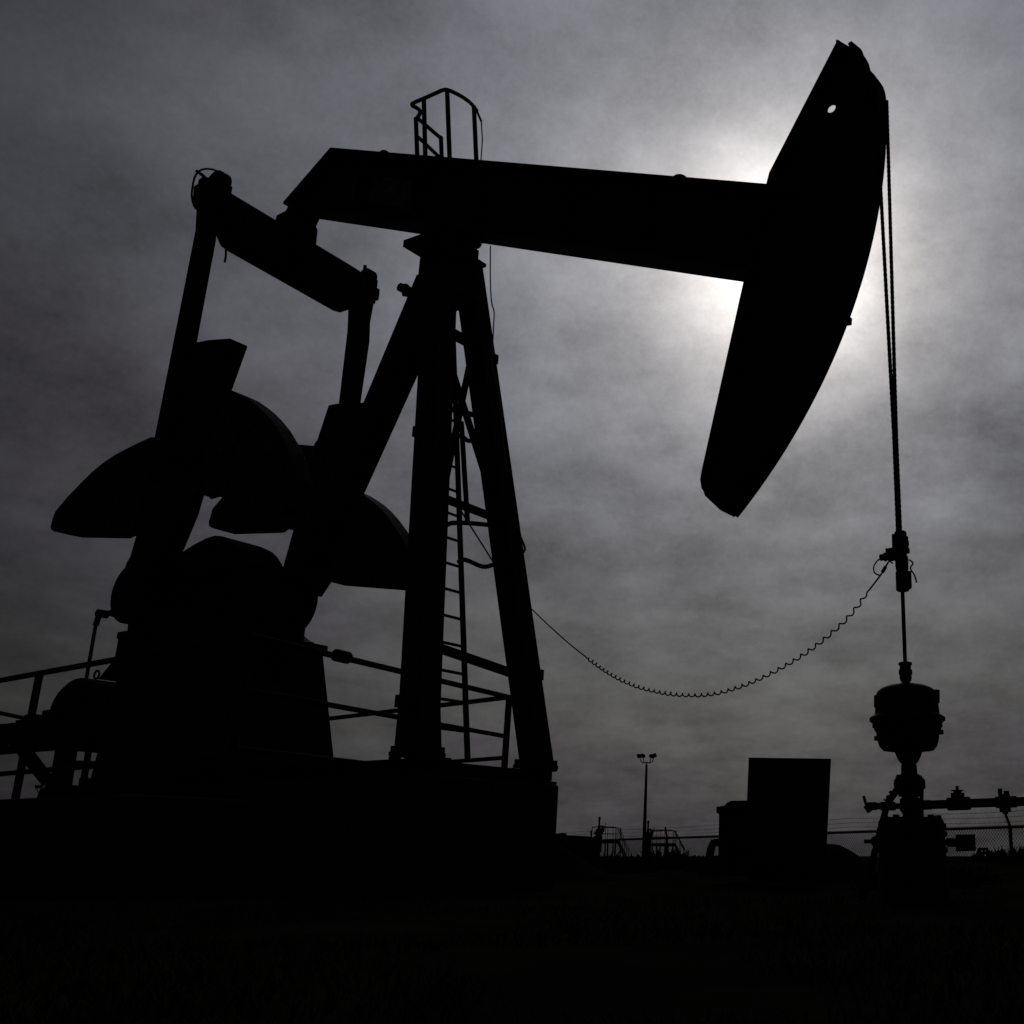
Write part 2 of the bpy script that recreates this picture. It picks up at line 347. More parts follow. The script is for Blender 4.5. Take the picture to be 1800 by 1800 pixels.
# bridle: two wire ropes over the head to the carrier bar, then clamp, polished rod
def rope_path(v_top, v_bot):
    P = []; zt = PZ + .25
    for i in range(9):
        a = radians(.5*(1-i/8))
        P.append(W(PU+(RA+.013)*cos(a), v_top, PZ+(RA+.013)*sin(a)))
    end = W(-.012, v_bot, 3.50); st = P[-1]; zc = onV(1574, 765, 0)[2]; ck = st.lerp(end, (st.z-zc)/(st.z-3.5)); ck = ck+VV*(v_bot-(ck-O).dot(VV))
    n = 200
    for i in range(1, n+1): P.append(st.lerp(ck, i/n))
    for i in range(1, 61): P.append(ck.lerp(end, i/60))
    return P
for vt, vb in ((.148, .028), (-.148, -.028)):
    P = rope_path(vt, vb); m = MB(); m.tube(P, lambda i: .0180*(1+.08*sin(i*2.1)), 8); m.build('wire_rope', ROPE, PJ, smooth=True)
s0 = onV(1569, 676, .0); s1 = onV(1574, 760, .0)
m = MB(); m.cyl(W(s0[0], -.01, s0[2]), W(s1[0], -.01, s1[2]), .023, 10); m.build('rope_sleeve', STEEL, PJ, smooth=True)
m = MB()
m.lathe([(0,.050),(.02,.056),(.10,.056),(.105,.050),(.20,.050),(.21,.056),(.33,.055),(.34,.045)], W(0,0,3.22), ZZ, 18)
m.bar(W(-.005, -.075, 3.46), W(-.005, .075, 3.46), .10, .13)
for vv in (-.032, .032): m.cyl(W(-.012, vv, 3.38), W(-.012, vv, 3.54), .030, 10)
cb = m.build('carrier_bar', STEEL, PJ, bevel=.004)
m = MB(); m.cyl(W(.045,-.01,3.45), W(.062,-.01,3.45), .035, 10); m.cyl(W(.045,-.01,3.38), W(.068,-.01,3.38), .03, 10); m.build('end_bolt', STEEL, cb)
m = MB(); m.lathe([(0,.048),(.012,.06),(.17,.06),(.18,.052),(.2,.056),(.3,.058),(.32,.05)], W(.004,0,3.015), ZZ, 18)
m.bar(W(.045,-.02,3.04), W(.045,-.02,3.19), .06, .07)
m.tube(smoothpath([W(.06,-.03,3.30), W(.1,-.02,3.26), W(.07,-.03,3.22), W(.11,-.02,3.15), W(.13,-.01,3.08)], 5), .008, 6)
lc = m.build('load_cell', STEEL, PJ, bevel=.003)
m = MB(); m.bar(W(-.13,.0,3.36), W(-.05,0,3.36), .09, .10); m.cyl(W(-.2,0,3.345), W(-.13,0,3.345), .03, 10); m.cyl(W(-.16,0,3.345), W(-.145,0,3.345), .04, 10)
m.build('connector', STEEL, lc)
m = MB(); m.cyl(W(0,0,1.9), W(0,0,3.3), .0175, 12); m.build('polished_rod', STEEL, PJ, smooth=True)
# samson post: saddle, two splayed front legs, one rear leg, bracing
LT = 7.95; LB = 1.735
def leg_c(s, t):      # s +1 near, -1 far; t 0 top .. 1 foot
    return Vector((-5.845+(-4.754+5.845)*t, s*(.205+(.888-.205)*t)+(-.012 if s > 0 else -.05)*(1-t), LT+(LB-LT)*t))
def WL(q): return W(*q)
m = MB()
sp = tv([(735,448,'n'), (741,418,'n'), (843,428,'f'), (845,461,'f')], .3, -.3)
sp = tv([(736,468,'n'), (740,432,'n'), (844,440,'f'), (846,462,'f')], .26, -.26)
slabV(m, [(sp[0][0],7.35), sp[0], (sp[1][0],7.97), (sp[2][0],7.97), (sp[3][0],7.66), (sp[3][0]+.04,7.35)], -.26, .26)
q = onV(855, 466, -.27); boxW(m, sp[0][0]+.2, q[0], -.275, .20, q[2]-.03, q[2]+.02)
post = m.build('samson_post', PAINT, PJ, bevel=.01)
m = MB()
boxW(m, PU-.26, PU+.28, -.22, .22, 7.975, 8.10)
m.cyl(W(PU, -.34, 8.20), W(PU, .34, 8.20), .12, 20)
slabV(m, [(PU-.30,bz(PU-.3)-.004),(PU+.34,bz(PU+.34)-.004),(PU+.30,8.12),(PU-.25,8.12)], -.21, .21)
m.build('saddle_bearing', STEEL, PJ, bevel=.008)
for s in (1, -1):
    m = MB(); a = WL(leg_c(s, 0)); b = WL(leg_c(s, 1)); kk = 1.0 if s == 1 else .92; m.ibeam(a, b, .27*kk, .30*kk, UU, .03)
    d = (b-a).normalized()
    # box the section with side plates so that it reads as one stout leg
    x = d.cross(UU).normalized()
    for k in (-1, 1): m.bar(a+x*.125*k*kk, b+x*.125*k*kk, .018, .236*kk, UU)
    f = leg_c(s, 1); fx = .18 if s > 0 else .13; boxW(m, f.x-.18, f.x+fx, f.y-.20, f.y+.20, 1.724, 1.765)
    for iu in (-.15, fx-.03):
        for iv in (-.17, .17): m.cyl(W(f.x+iu, f.y+iv, 1.766), W(f.x+iu, f.y+iv, 1.82), .03, 8)
    m.build('leg', PAINT, post, bevel=.004)
rl = tv([(735,475,'n'), (637,710,'n'), (735,660,'f'), (641,868,'f')], .17, -.17)
dL = Vector((rl[1][0]-rl[0][0], rl[1][1]-rl[0][1])).normalized(); dR = Vector((rl[3][0]-rl[2][0], rl[3][1]-rl[2][1])).normalized()
def downto(p, d, z): return (p[0]+d.x/d.y*(z-p[1]), z)
m = MB(); slabV(m, [downto(rl[0],dL,7.75), downto(rl[2],dR,7.55), downto(rl[2],dR,1.725), downto(rl[0],dL,1.725)], -.17, .17); m.build('leg', PAINT, post, bevel=.01)
def t_at(s, px, py):           # parameter on a leg seen at this height of the picture
    best = min(((abs(proj(WL(leg_c(s, i/400)))[1]-py)), i/400) for i in range(401)); return best[1]
def proj(P):
    d = P-CAM; zz = d.dot(AF); return CX+FPX*d.dot(AX)/zz, CY-FPX*d.dot(AU)/zz
def brace(y0, y1, w, h, name='cross_brace', s0=1, s1=-1, du_=0.0):
    a = WL(leg_c(s0, t_at(s0, 0, y0))); b = WL(leg_c(s1, t_at(s1, 0, y1))); m = MB(); m.bar(a+UU*du_, b+UU*du_, w, h, UU); return m.build(name, PAINT, post)
brace(572, 612, .05, .17).name; brace(866, 916, .05, .13); brace(1130, 1192, .06, .155)
brace(590, 985, .04, .075, du_=.05); brace(1045, 595, .04, .075, du_=-.05); brace(716, 742, .03, .10, du_=.09)
# lugs and boxes on the legs
def lug(s, y, side, size, name='bracket'):
    c = WL(leg_c(s, t_at(s, 0, y))); m = MB(); m.bar(c+VV*(.15*side), c+VV*((.15+size)*side), .12, .12); return m.build(name, STEEL, post)
lug(1, 768, 1, .10); lug(-1, 620, -1, .12); lug(-1, 1182, -1, .12); lug(1, 1237, 1, .12)
q = onU(706, 506, -6.2); m = MB(); m.bar(W(-6.2, q[1]-.5, q[2]+.0), W(-6.2, q[1]-.05, q[2]), .09, .10); m.cyl(W(-6.2, q[1]-.06, q[2]-.075), W(-6.2, q[1]-.06, q[2]+.07), .035, 10); m.cyl(W(-6.2,q[1]-.04,q[2]), W(-6.2,q[1]+.03,q[2]), .055, 8); m.build('beam_stop_pin', STEEL, post)
# small work platform at the saddle and its hooped railing
p1 = onV(709,432,.75); p2 = onV(709,420,.75)
q = onZ(709, 426, 7.8)
pf = [W(q[0],q[1],7.74), W(q[0]+.42,q[1],7.74), W(q[0]+.42,.27,7.74), W(q[0],.27,7.74)]
m = MB(); m.prism(pf, [p+ZZ*.09 for p in pf]); m.bar(W(q[0]+.08,q[1]-.05,7.83), W(q[0]+.30,.24,8.05), .04, .04); m.bar(W(q[0]+.26,q[1]-.1,7.83), W(q[0]+.26,q[1]-.1,8.10), .045, .045)
plat = m.build('work_platform', STEEL, PJ)
ZR = 10.0
rail = [onZ(x, y, ZR) for x, y in ((736,203),(739,196),(733,190),(724,183),(750,171),(770,162),(780,158),(790,159),(812,170),(828,182),(838,195),(846,213))]
rail3 = [W(a, b, c) for a, b, c in rail]
last = onV(851, 278, rail[-1][1]); 
m = MB(); m.tube(smoothpath([W(*onZ(733,208,ZR))]+rail3[:-1], 3), .026, 8); m.tube([rail3[-2], rail3[-1]], .016, 6); m.tube([W(*onZ(733,207,ZR)), W(*onZ(775,243,ZR))], .026, 8)
lo = onV(735, 241, onZ(733,207,ZR)[1]); l2 = onV(772,276, onZ(775,243,ZR)[1]); m.tube([W(*lo), W(*l2)], .024, 8)
m.tube([rail3[-1], W(rail[-1][0]+.05, rail[-1][1], ZR-.3), W(rail[-1][0]+.06, rail[-1][1], ZR-.75)], .009, 6)
hoop = m.build('platform_railing', STEEL, PJ, smooth=True)
for (xt, yt, xb, yb) in ((731,207,734,275), (745,174,748,276), (775,240,777,278), (786,160,791,281), (833,186,838,285)):
    a = onZ(xt, yt, ZR); b = onV(xb, yb+14, a[1]); m = MB(); m.bar(W(*a), W(*b), .04, .04, VV); m.build('railing_post', STEEL, hoop)
# ladder between the front legs
lr = [onU(822,1338,-4.66), onU(815,1100,-4.96), onU(808,945,-5.16), onU(797,600,-5.62)]
a = Vector(lr[0]); b = Vector(lr[3]); lad_w = .40
def ladp(t, side): p = a.lerp(b, t); return W(p.x, p.y+(lad_w if side else 0), p.z)
m = MB()
for sd in (0, 1): m.bar(ladp(0, sd), ladp(1.0, sd), .055, .03, VV)
ladder = m.build('ladder', STEEL, PJ)
n_r = int((b-a).length/.305)
for i in range(1, n_r):
    m = MB(); t = i*.305/(b-a).length; m.cyl(ladp(t,0), ladp(t,1), .016, 8); m.build('rung', STEEL, ladder, smooth=True)
m = MB(); m.tube(smoothpath([W(*onU(790,772,-5.3)), W(*onU(800,768,-5.3)), W(*onU(812,767,-5.3)), W(*onU(824,775,-5.3)), W(*onU(846,770,-5.35))], 4), .027, 8); m.build('cage_hoop', STEEL, ladder, smooth=True)
c0 = onU(811, 742, -5.3); c1 = onU(822, 921, -5.05)
m = MB(); m.bar(W(*c0), W(*c1), .05, .03, VV); m.tube(smoothpath([W(*onU(770,938,-5.1)), W(*onU(787,922,-5.05)), W(*onU(803,919,-5.0)), W(*onU(830,920,-5.0)), W(*onU(862,923,-5.05))], 4), .026, 8)
m.build('ladder_cage', STEEL, ladder, smooth=True)
m = MB(); m.tube(smoothpath([W(*onU(806,988,-5.05)), W(*onU(818,984,-5.05)), W(*onU(848,996,-5.05)), W(*onU(866,993,-5.05))], 4), .026, 8); m.build('standoff_bracket', STEEL, ladder, smooth=True)
# equalizer across the beam's tail with its bearings
UE = -8.96; et = .13
eq = []
for x, y, s in ((376,320,'n'), (618,466,'n'), (634,476,'n'), (648,520,'n'), (640,534,'f'), (596,550,'f'), (585,547,'f'), (399,442,'f'), (387,433,'f'), (379,415,'f')):
    q = onU(x, y, UE+(et if s == 'n' else -et)); eq.append((q[1], q[2]))
m = MB(); slabU(m, eq, UE-et, UE+et); m.build('equalizer', PAINT, PJ, bevel=.02)
m = MB()
tb = [onV(505,364,.16), onV(486,379,.16), onV(479,398,.16), onV(470,420,.16)]
pts = tv([(506,362,'n'), (502,370,'n'), (486,378,'n'), (481,395,'n'), (470,440,'n'), (556,470,'f'), (556,432,'f'), (559,404,'f'), (556,398,'f'), (562,386,'f')], .17, -.17)
slabV(m, pts, -.17, .17); m.build('tail_bearing', STEEL, PJ, bevel=.008)
for s, cx_, cy_, rp in ((1, 384, 325, .178), (-1, 646, 489, .140)):
    vv = 1.36*s; q = onU(cx_, cy_, UE); m = MB()
    cc = Vector((q[0], vv, q[2])); 
    q = onV(cx_, cy_, vv); m.cyl(W(q[0], vv-.07, q[2]), W(q[0], vv+.07, q[2]), rp, 32)
    boxW(m, q[0]-rp*.95, q[0]+rp*.9, vv-.10, vv+.09, q[2]-.42, q[2]-.02)
    pb = m.build('pitman_bearing', STEEL, PJ, bevel=.012)
    if s == 1:
        m = MB(); P = [onV(x, y, vv+.2) for x, y in ((386,303),(376,298.5),(362,297),(351,300),(343,310),(339,325),(337,345),(341,362),(350,372))]
        m.tube(smoothpath([W(*p) for p in P], 4), .013, 7); P = [onV(x, y, vv+.18) for x, y in ((346,301),(356,308),(362,314))]; m.tube([W(*p) for p in P], .022, 7)
        m.build('grease_hose', ROPE, pb, smooth=True)
        g = [onV(x,y,vv+.17) for x,y in ((340,327),(347,323),(349,315),(356,310),(366,311),(376,330),(372,372),(347,372),(338,352))]
        m = MB(); slabV(m, [(p[0],p[2]) for p in g], vv+.09, vv+.17); m.build('bearing_cap', STEEL, pb, bevel=.01)
        P = [onV(x,y,1.15) for x,y in ((397,438),(397,450),(395,461))]; m = MB(); m.tube([W(*p) for p in P], .014, 6); m.build('hose_end', ROPE, pb)
    else:
        for x, y in ((625,475),(642,467)): p = onV(x, y, vv+.08); m = MB(); m.cyl(W(p[0],vv+.08,p[2]-.14), W(p[0],vv+.08,p[2]+.0), .028, 8); m.build('grease_fitting', STEEL, pb)
# pitman arms
def pitman(s, tr):
    vv = 1.38*s; h = .08; pts = tv(tr, vv+h, vv-h); m = MB(); slabV(m, pts, vv-h, vv+h); return m.build('pitman_arm', PAINT, PJ, bevel=.008)
pn = [(345,365,'n'), (343,405,'n'), (339,425,'n'), (271,770,'n'), (262,815,'n'), (307,815,'f'), (316,765,'f'), (380,424,'f'), (385,365,'f')]
pitman(1, pn)
pfar = [(612,530,'n'), (611,566,'n'), (610,583,'n'), (595,710,'n'), (583,810,'n'), (622,810,'f'), (634,710,'f'), (650,600,'f'), (651,568,'f'), (658,530,'f')]
pitman(-1, pfar)
m = MB(); q = onV(667, 525, -1.46); boxW(m, q[0]-.26, q[0], -1.46, -1.24, q[2]-.03, q[2]+.16); m.build('bearing_foot', STEEL, PJ, bevel=.02)
# cranks: arm with two bolted counterweights each
SU, SZ = -9.30, 4.18
def crank(s, arm, wl, wr, pin):
    vv = 1.08*s; h = .13; m = MB(); slabV(m, tv(arm, vv+h, vv-h), vv-h, vv+h); ca = m.build('crank_arm', PAINT, PJ, bevel=.015)
    for w_ in (wl, wr):
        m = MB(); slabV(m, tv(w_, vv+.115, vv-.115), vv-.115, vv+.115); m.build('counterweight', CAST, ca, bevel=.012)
    q = onV(pin[0], pin[1], 1.46*s); m = MB(); m.cyl(W(q[0], vv-.10*s, q[2]), W(q[0], 1.47*s, q[2]), .085, 20); m.build('crank_pin', STEEL, ca, bevel=.01)
    return ca
crank(1, [(345,601,'n'), (365,597,'n'), (404,594,'n'), (408,688,'f'), (404,720,'f'), (350,905,'f'), (325,965,'f'), (316,980,'f'), (300,1010,'f'), (215,1010,'n'), (221,990,'n'), (228,978,'n'), (239,940,'n'), (275,790,'n')],
      [(284,775,'n'), (270,768,'n'), (264,768,'n'), (240,779,'n'), (222,788,'n'), (200,800,'n'), (180,813.5,'n'), (160,830,'n'), (140,850,'n'), (118,873,'n'), (97,898,'n'), (92,910,'n'), (88,926,'n'), (89,931,'n'), (94,934,'n'), (115,938,'n'), (230,947,'f'), (238,943,'f'), (262,944,'f')],
      [(390,700,'n'), (405,692,'n'), (412,689,'f'), (426,693.5,'f'), (440,699,'f'), (456,706.5,'f'), (470,716,'f'), (484,727,'f'), (497,740,'f'), (512,758.5,'f'), (525,780.5,'f'), (536,803,'f'), (545,830,'f'), (552,850,'f'), (545,905,'f'), (520,912,'f'), (392,875,'f'), (362,866,'f'), (340,866,'n')], (300, 790))
crank(-1, [(577,712,'n'), (590,709,'n'), (640,707,'n'), (652,780,'f'), (640,868,'f'), (612,940,'f'), (586,1020,'f'), (566,1050,'f'), (490,1030,'n'), (498,992,'n'), (514,935,'n'), (553,785,'n')],
      [(556,785,'n'), (549,783,'n'), (525,781,'n'), (480,805,'n'), (430,840,'n'), (391,873,'n'), (373,894,'n'), (366,918,'n'), (367,925,'n'), (372,928,'n'), (390,933,'n'), (500,937,'f'), (508,931,'f'), (545,936,'f')],
      [(625,880,'n'), (641,867.5,'f'), (654,873.5,'f'), (666,881,'f'), (678,889.5,'f'), (690,900.5,'f'), (702,914,'f'), (714,930,'f'), (725,946,'f'), (735,965,'f'), (748,1000,'f'), (748,1041,'f'), (608,1030,'f'), (590,1024,'f'), (583,1021,'f'), (570,1010,'n')], (606, 800))
# gear reducer with covers, brake drum and belt guard
m = MB()
g2 = tv([(300,983,'n'), (318,971,'n'), (340,957,'n'), (362,945.5,'n'), (377,941,'n'), (388,942,'n'), (470,966,'f'), (480,971,'f'), (488,979,'f'), (494,988,'f'), (502,1003,'f')], .29, -.29)
boxW(m, g2[0][0]-.15, g2[-1][0]+.12, -.62, .62, 3.15, 3.95); gear = m.build('gear_reducer', PAINT, PJ, bevel=.03)
m = MB(); slabV(m, [(g2[0][0]-.05, 3.955)] + g2 + [(g2[-1][0]+.05, 3.955)], -.29, .29); m.build('gear_cover', PAINT, gear, bevel=.012)
m = MB(); m.cyl(W(SU, -.95, SZ), W(SU, .95, SZ), .17, 24); m.build('crankshaft', STEEL, gear)
q = onV(227, 1040, .95); m = MB(); m.cyl(W(q[0], .62, q[2]), W(q[0], .95, q[2]), .395, 36); m.build('brake_drum', STEEL, gear, bevel=.03)
q2 = onV(219, 1006, .95); m = MB(); m.cyl(W(q2[0], .75, q2[2]), W(q2[0], .95, q2[2]), .05, 12); m.build('drain_plug', STEEL, gear)
q = onV(519, 1062, -.92); m = MB(); m.cyl(W(q[0], -.92, q[2]), W(q[0], -.62, q[2]), .465, 48); m.build('belt_guard', PAINT, gear, bevel=.03)
m = MB(); P = [onV(x, y, 1.0) for x, y in ((173,1079),(225,1066),(240,1072),(240,1086),(222,1084),(205,1086),(180,1079))]
slabV(m, [(p[0], p[2]) for p in P], .97, 1.03); br = m.build('brake_lever', STEEL, gear)
m = MB(); P = [onV(x, y, 1.05) for x, y in ((175,1078),(168,1100),(152,1192))]; m.tube([W(*P[1]), W(*P[2])], .022, 8); m.tube([W(*P[0]), W(*P[1])], .035, 8); m.cyl(W(P[0][0], .95, P[0][2]), W(P[0][0], 1.08, P[0][2]), .05, 10); m.build('brake_rod', STEEL, br)
# pedestal under the reducer
m = MB()
pl = [onV(221,1083,.9), onV(221,1130,.9), onV(165,1330,.9), onV(160,1368,.9)]
pr_ = [onV(537,1116,-.9), onV(571,1134,-.9), onV(590,1352,-.9)]
slabV(m, [(pl[0][0]+.05,pl[0][2]), (pl[1][0],pl[1][2]), (pl[2][0]-.05,PADZ+.005), (pr_[2][0]+.03, 1.725), (pr_[1][0]-.02, pr_[1][2]-.09), (pr_[0][0], pr_[0][2]-.02)], -.9, .9)
boxW(m, pl[1][0]-.12, pr_[1][0]+.0, -.96, .96, pr_[1][2]-.085, pr_[1][2]-.0)
for k in range(4): m.cyl(W(pl[1][0]+.0+k*.12-.1, .9, 3.1), W(pl[1][0]+k*.12-.1, .9, 3.42), .04, 8)
for k in range(3): m.cyl(W(pr_[0][0]+.08*k, -.88, pr_[1][2]), W(pr_[0][0]+.08*k, -.88, pr_[1][2]+.12-.03*k), .035, 8)
ped = m.build('gearbox_pedestal', PAINT, PJ, bevel=.015)
# prime mover: motor on a braced side frame
mc = onV(122, 1254, .80); m = MB(); RM = .455
m.lathe([(-.06,.1),(-.05,RM*.8),(.02,RM*.97),(.06,RM),(1.5,RM),(1.55,RM*.9),(1.56,.1)], W(mc[0], .80, mc[2]), -VV, 36)
mot = m.build('motor', STEEL, PJ, smooth=True)
q = onV(170, 1186, .3); m = MB(); m.tube([W(q[0]+.055*cos(a), .3, q[2]+.055*sin(a)) for a in [2*pi*i/16 for i in range(17)]], .014, 6); m.build('lifting_eye', STEEL, mot)
m = MB(); P = [onV(x, y, .95) for x, y in ((200,1160),(222,1128),(232,1190),(172,1194))]; slabV(m, [(p[0],p[2]) for p in P], .55, .95); m.build('belt_cover', PAINT, mot)
VB = .95
t0 = onV(5, 1272, VB); t1 = onV(5, 1309, VB)
m = MB(); boxW(m, -17, -9.9, VB-.12, VB, t1[2], t0[2])
boxW(m, -17, -9.9, -.9, -.78, t1[2]+.16, t0[2]); 
for uu in (-10.6, -11.6, -12.6, -13.6, -15, -16.5): boxW(m, uu-.06, uu+.06, -.775, VB-.123, t1[2]+.17, t0[2]-.03)
P = [onV(x, y, VB+.02) for x, y in ((26,1309),(50,1309),(100,1376),(84,1382))]; slabV(m, [(p[0],p[2]) for p in P], VB+.003, VB+.09)
P = [onV(x, y, VB) for x, y in ((97,1312),(133,1312),(124,1368),(118,1420),(80,1420),(91,1345))]; slabV(m, [(p[0],p[2]) for p in P], VB-.035, VB-.003)
P = [onV(x, y, .5) for x, y in ((151,1310),(157,1310),(147,1372),(140,1372))]; slabV(m, [(p[0],p[2]) for p in P], .45, .5)
P = [onV(x, y, .5) for x, y in ((120,1336),(172,1338),(172,1347),(120,1346))]; slabV(m, [(p[0],p[2]) for p in P], .452, .502)
P = [onV(x, y, VB) for x, y in ((118,1366),(175,1366),(175,1425),(108,1425))]; slabV(m, [(p[0],p[2]) for p in P], VB-.3, VB-.145)
q0 = onV(30,1271,VB)
for x0, x1, dz in ((26,40,.03),(40,54,.09),(54,70,.06),(70,90,.12)):
    a_ = onV(x0, 1268, VB); b_ = onV(x1, 1268, VB); boxW(m, a_[0], b_[0], VB-.3, VB-.004, t0[2]+.001, t0[2]+dz)
m.build('motor_frame', RUST, PJ, bevel=.006)
m = MB(); P = [onV(x, y, .6) for x, y in ((60,1412),(68,1388),(82,1380),(95,1378),(110,1420))]; slabV(m, [(p[0],p[2]) for p in P], .2, .6); m.build('junction_box', STEEL, PJ, bevel=.02)
# pale signal wire down the far leg
P = [onU(862,432,-5.55), onU(862,492,-5.6), onU(864,530,-5.5), onU(868.5,549,-5.42), onU(867.5,575,-5.38), onU(866,612,-5.35), onU(865.5,642,-5.3), onU(874,680,-5.25), onU(880,722,-5.2), onU(884,765,-5.15), onU(890,830,-5.05)]
m = MB(); m.tube(smoothpath([W(p[0]+.26, p[1], p[2]) if False else W(*p) for p in P], 5), .009, 6); tag(m.build('signal_wire', PALE, PJ, smooth=True), 'thin pale wire')
P = [onU(910,934,-4.9), onU(920,955,-4.9), onU(922,968,-4.9), onU(910,978,-4.9)]
m = MB(); m.tube(smoothpath([W(*p) for p in P], 5), .014, 6); m.build('cable_loop', ROPE, PJ, smooth=True)
P = [onU(802,885,-5.0), onU(872,996,-5.0)]; m = MB(); m.tube([W(*p) for p in P], .009, 6); m.build('guy_wire', ROPE, PJ)
# ------------------------------------------------------------------ coiled load cell cord hanging between tower and rod
e0 = W(-5.02,-.93,0); e1 = W(-.15,.02,0); pn_ = (e1-e0).cross(ZZ).normalized()
def cordp(x, y): return hit(x, y, e0, pn_)
straight1 = smoothpath([cordp(930,1066), cordp(962,1097), cordp(1000,1131), cordp(1030,1155)], 4)
mid = smoothpath([cordp(*p) for p in ((1030,1155),(1070,1183),(1110,1203),(1150,1216),(1190,1222),(1230,1222),(1270,1216),(1320,1200),(1370,1176),(1420,1144),(1470,1104),(1502,1072),(1528,1037))], 40)
m = MB(); m.tube(straight1, .008, 6)
lens = [0]
for i in range(1, len(mid)): lens.append(lens[-1]+(mid[i]-mid[i-1]).length)
tot = lens[-1]; turns = 47; hel = []; K = turns*14
dense = [ (lambda s: None) ]
ph = 0
import bisect
for k in range(K+1):
    f = k/K; g = f
    g = .80*f+.20*f*f if f < 2 else f
    s_ = g*tot; i = min(max(bisect.bisect(lens, s_)-1, 0), len(mid)-2); tt = (s_-lens[i])/max(lens[i+1]-lens[i], 1e-6); c = mid[i].lerp(mid[i+1], tt)
    d = (mid[i+1]-mid[i]).normalized(); n1 = pn_; n2 = d.cross(n1).normalized(); a = 2*pi*turns*f; rr = (.0165+.004*noise.noise(Vector((k*.021, 4, 0))))*min(1, k/14, (K-k)/14); a += .9*noise.noise(Vector((k*.012, 9, 1))); c = c+ZZ*.018*noise.noise(Vector((k*.006, 2, 7)))*min(1, k/60, (K-k)/60)
    hel.append(c+n1*rr*cos(a)+n2*rr*sin(a))
m.tube(hel, .0075, 5)
m.tube(smoothpath([cordp(1528,1037), cordp(1538,1024), cordp(1550,1008), cordp(1556,997), cordp(1561,989)], 4), .008, 6); m.tube([cordp(1551,1006), cordp(1557,996)], .016, 8); m.tube([cordp(1557,996), cordp(1563,986), cordp(1569,990)], .008, 6)
m.tube(smoothpath([cordp(1553,981), cordp(1543,985), cordp(1536,996), cordp(1537,1006), cordp(1545,1011), cordp(1550,1009)], 5), .007, 6)
tag(m.build('coiled_cord', ROPE, smooth=True), 'black coiled cord sagging from the tower leg to the rod clamp', 'cable')
# ------------------------------------------------------------------ guard rail cage round the cranks
ZG = 2.7
C1 = Vector(onZ(438,1117,ZG)); C2 = Vector(onZ(895,1225.5,ZG)); A1 = Vector(onZ(-160,1225,ZG)); F1 = Vector(onZ(560,1265.5,ZG))
A1 = C1+(A1-C1)*1.25; F1 = C2+(F1-C2)*1.6
GR = thing('guard_railing', W(C1.x, C1.y, PADZ), 'pipe guard railing boxing in the cranks behind the pumpjack tower', 'railing')
def railrun(p, q, dz=0): m = MB(); m.tube([W(p.x,p.y,p.z-dz), W(q.x,q.y,q.z-dz)], .031 if dz == 0 else .027, 10); return m.build('rail', STEEL, GR, smooth=True)
railrun(C1, C2); railrun(C1, A1); railrun(C2, F1)
# mid and lower rails
for p, q, xa, ya in ((C1, C2, 640, 1250), (C2, F1, 860, 1334)):
    n_ = (W(q.x,q.y,0)-W(p.x,p.y,0)).cross(ZZ).normalized(); h_ = hit(xa, ya, W(p.x,p.y,0), n_); railrun(p, q, ZG-h_.z)
for p, q, xa, ya in ((C1, C2, 615, 1339), (C1, A1, 30, 1358)):
    n_ = (W(q.x,q.y,0)-W(p.x,p.y,0)).cross(ZZ).normalized(); h_ = hit(xa, ya, W(p.x,p.y,0), n_); railrun(p, q, ZG-h_.z)
e1_ = onV(-30, 1247, .4); e2_ = onZ(60, 1266, e1_[2]); m = MB(); m.tube([W(*e1_), W(*e2_)], .03, 10); m.build('rail', STEEL, GR, smooth=True)
def gpost(p): m = MB(); m.tube([W(p.x,p.y,PADZ), W(p.x,p.y,ZG)], .04, 10); return m.build('post', STEEL, GR, smooth=True)
q = Vector(onZ(74,1184,ZG)); tq = (q-C1).length/(A1-C1).length
for p in (C1, C1.lerp(C2, .52), C2, C1.lerp(A1, tq), C1.lerp(A1, min(1, tq*1.8)), F1): gpost(p)
h_ = hit(601, 1154, W(C1.x,C1.y,0), (W(C2.x,C2.y,0)-W(C1.x,C1.y,0)).cross(ZZ).normalized()); dd = (W(C2.x,C2.y,0)-W(C1.x,C1.y,0)).normalized()
m = MB(); m.cyl(h_-dd*.09, h_+dd*.09, .062, 12); m.build('pipe_clamp', STEEL, GR)
# ------------------------------------------------------------------ wellhead
WH = thing('wellhead', W(0,0,GZ), 'stacked wellhead with drum shaped stuffing box housing and valves under the rod', 'wellhead')
YW = 9.5
def wz(y): return at(1600, y, YW).z
pxm = 9.5*1.0/FPX*1.01
def P9(x, y, Y=YW): return at(x, y, Y)
ax0 = O
def lath(prof, name, material, parent, cx=None, **k):
    # prof in (y pixel, radius pixel)
    m = MB(); base = wz(prof[0][0]); sc = 9.45/FPX*1.0
    m.lathe([(wz(y)-base, r*sc) for y, r in prof], Vector((O.x, O.y, base)), ZZ, 40); return m.build(name, material, parent, smooth=True, **k)
drum = lath([(1321,28),(1319,44),(1312,50),(1300,53.5),(1287,55),(1283,58),(1274,59),(1270,62),(1267,66),(1262,66),(1258,60),(1256,56.5),(1240,55.5),(1222,54),(1215,50.5),(1210,44),(1206,34),(1203,20),(1201,8)], 'stuffing_box_drum', PAINT, WH)
m = MB()
for x, y, w_, h_ in ((1541.5,1233,5,22),(1646.5,1224,7,24)):
    m = MB(); a_ = P9(x, y+h_/2, 9.5); b_ = P9(x, y-h_/2, 9.5); m.bar(a_, b_, .03, .05); m.build('latch', STEEL, drum, bevel=.008)
for x, y in ((1653,1287),(1543,1298),(1540,1276),(1651,1275)): m = MB(); c_ = P9(x, y); m.cyl(c_-AX*.03, c_+AX*.025, .02, 8); m.build('side_bolt', STEEL, drum)
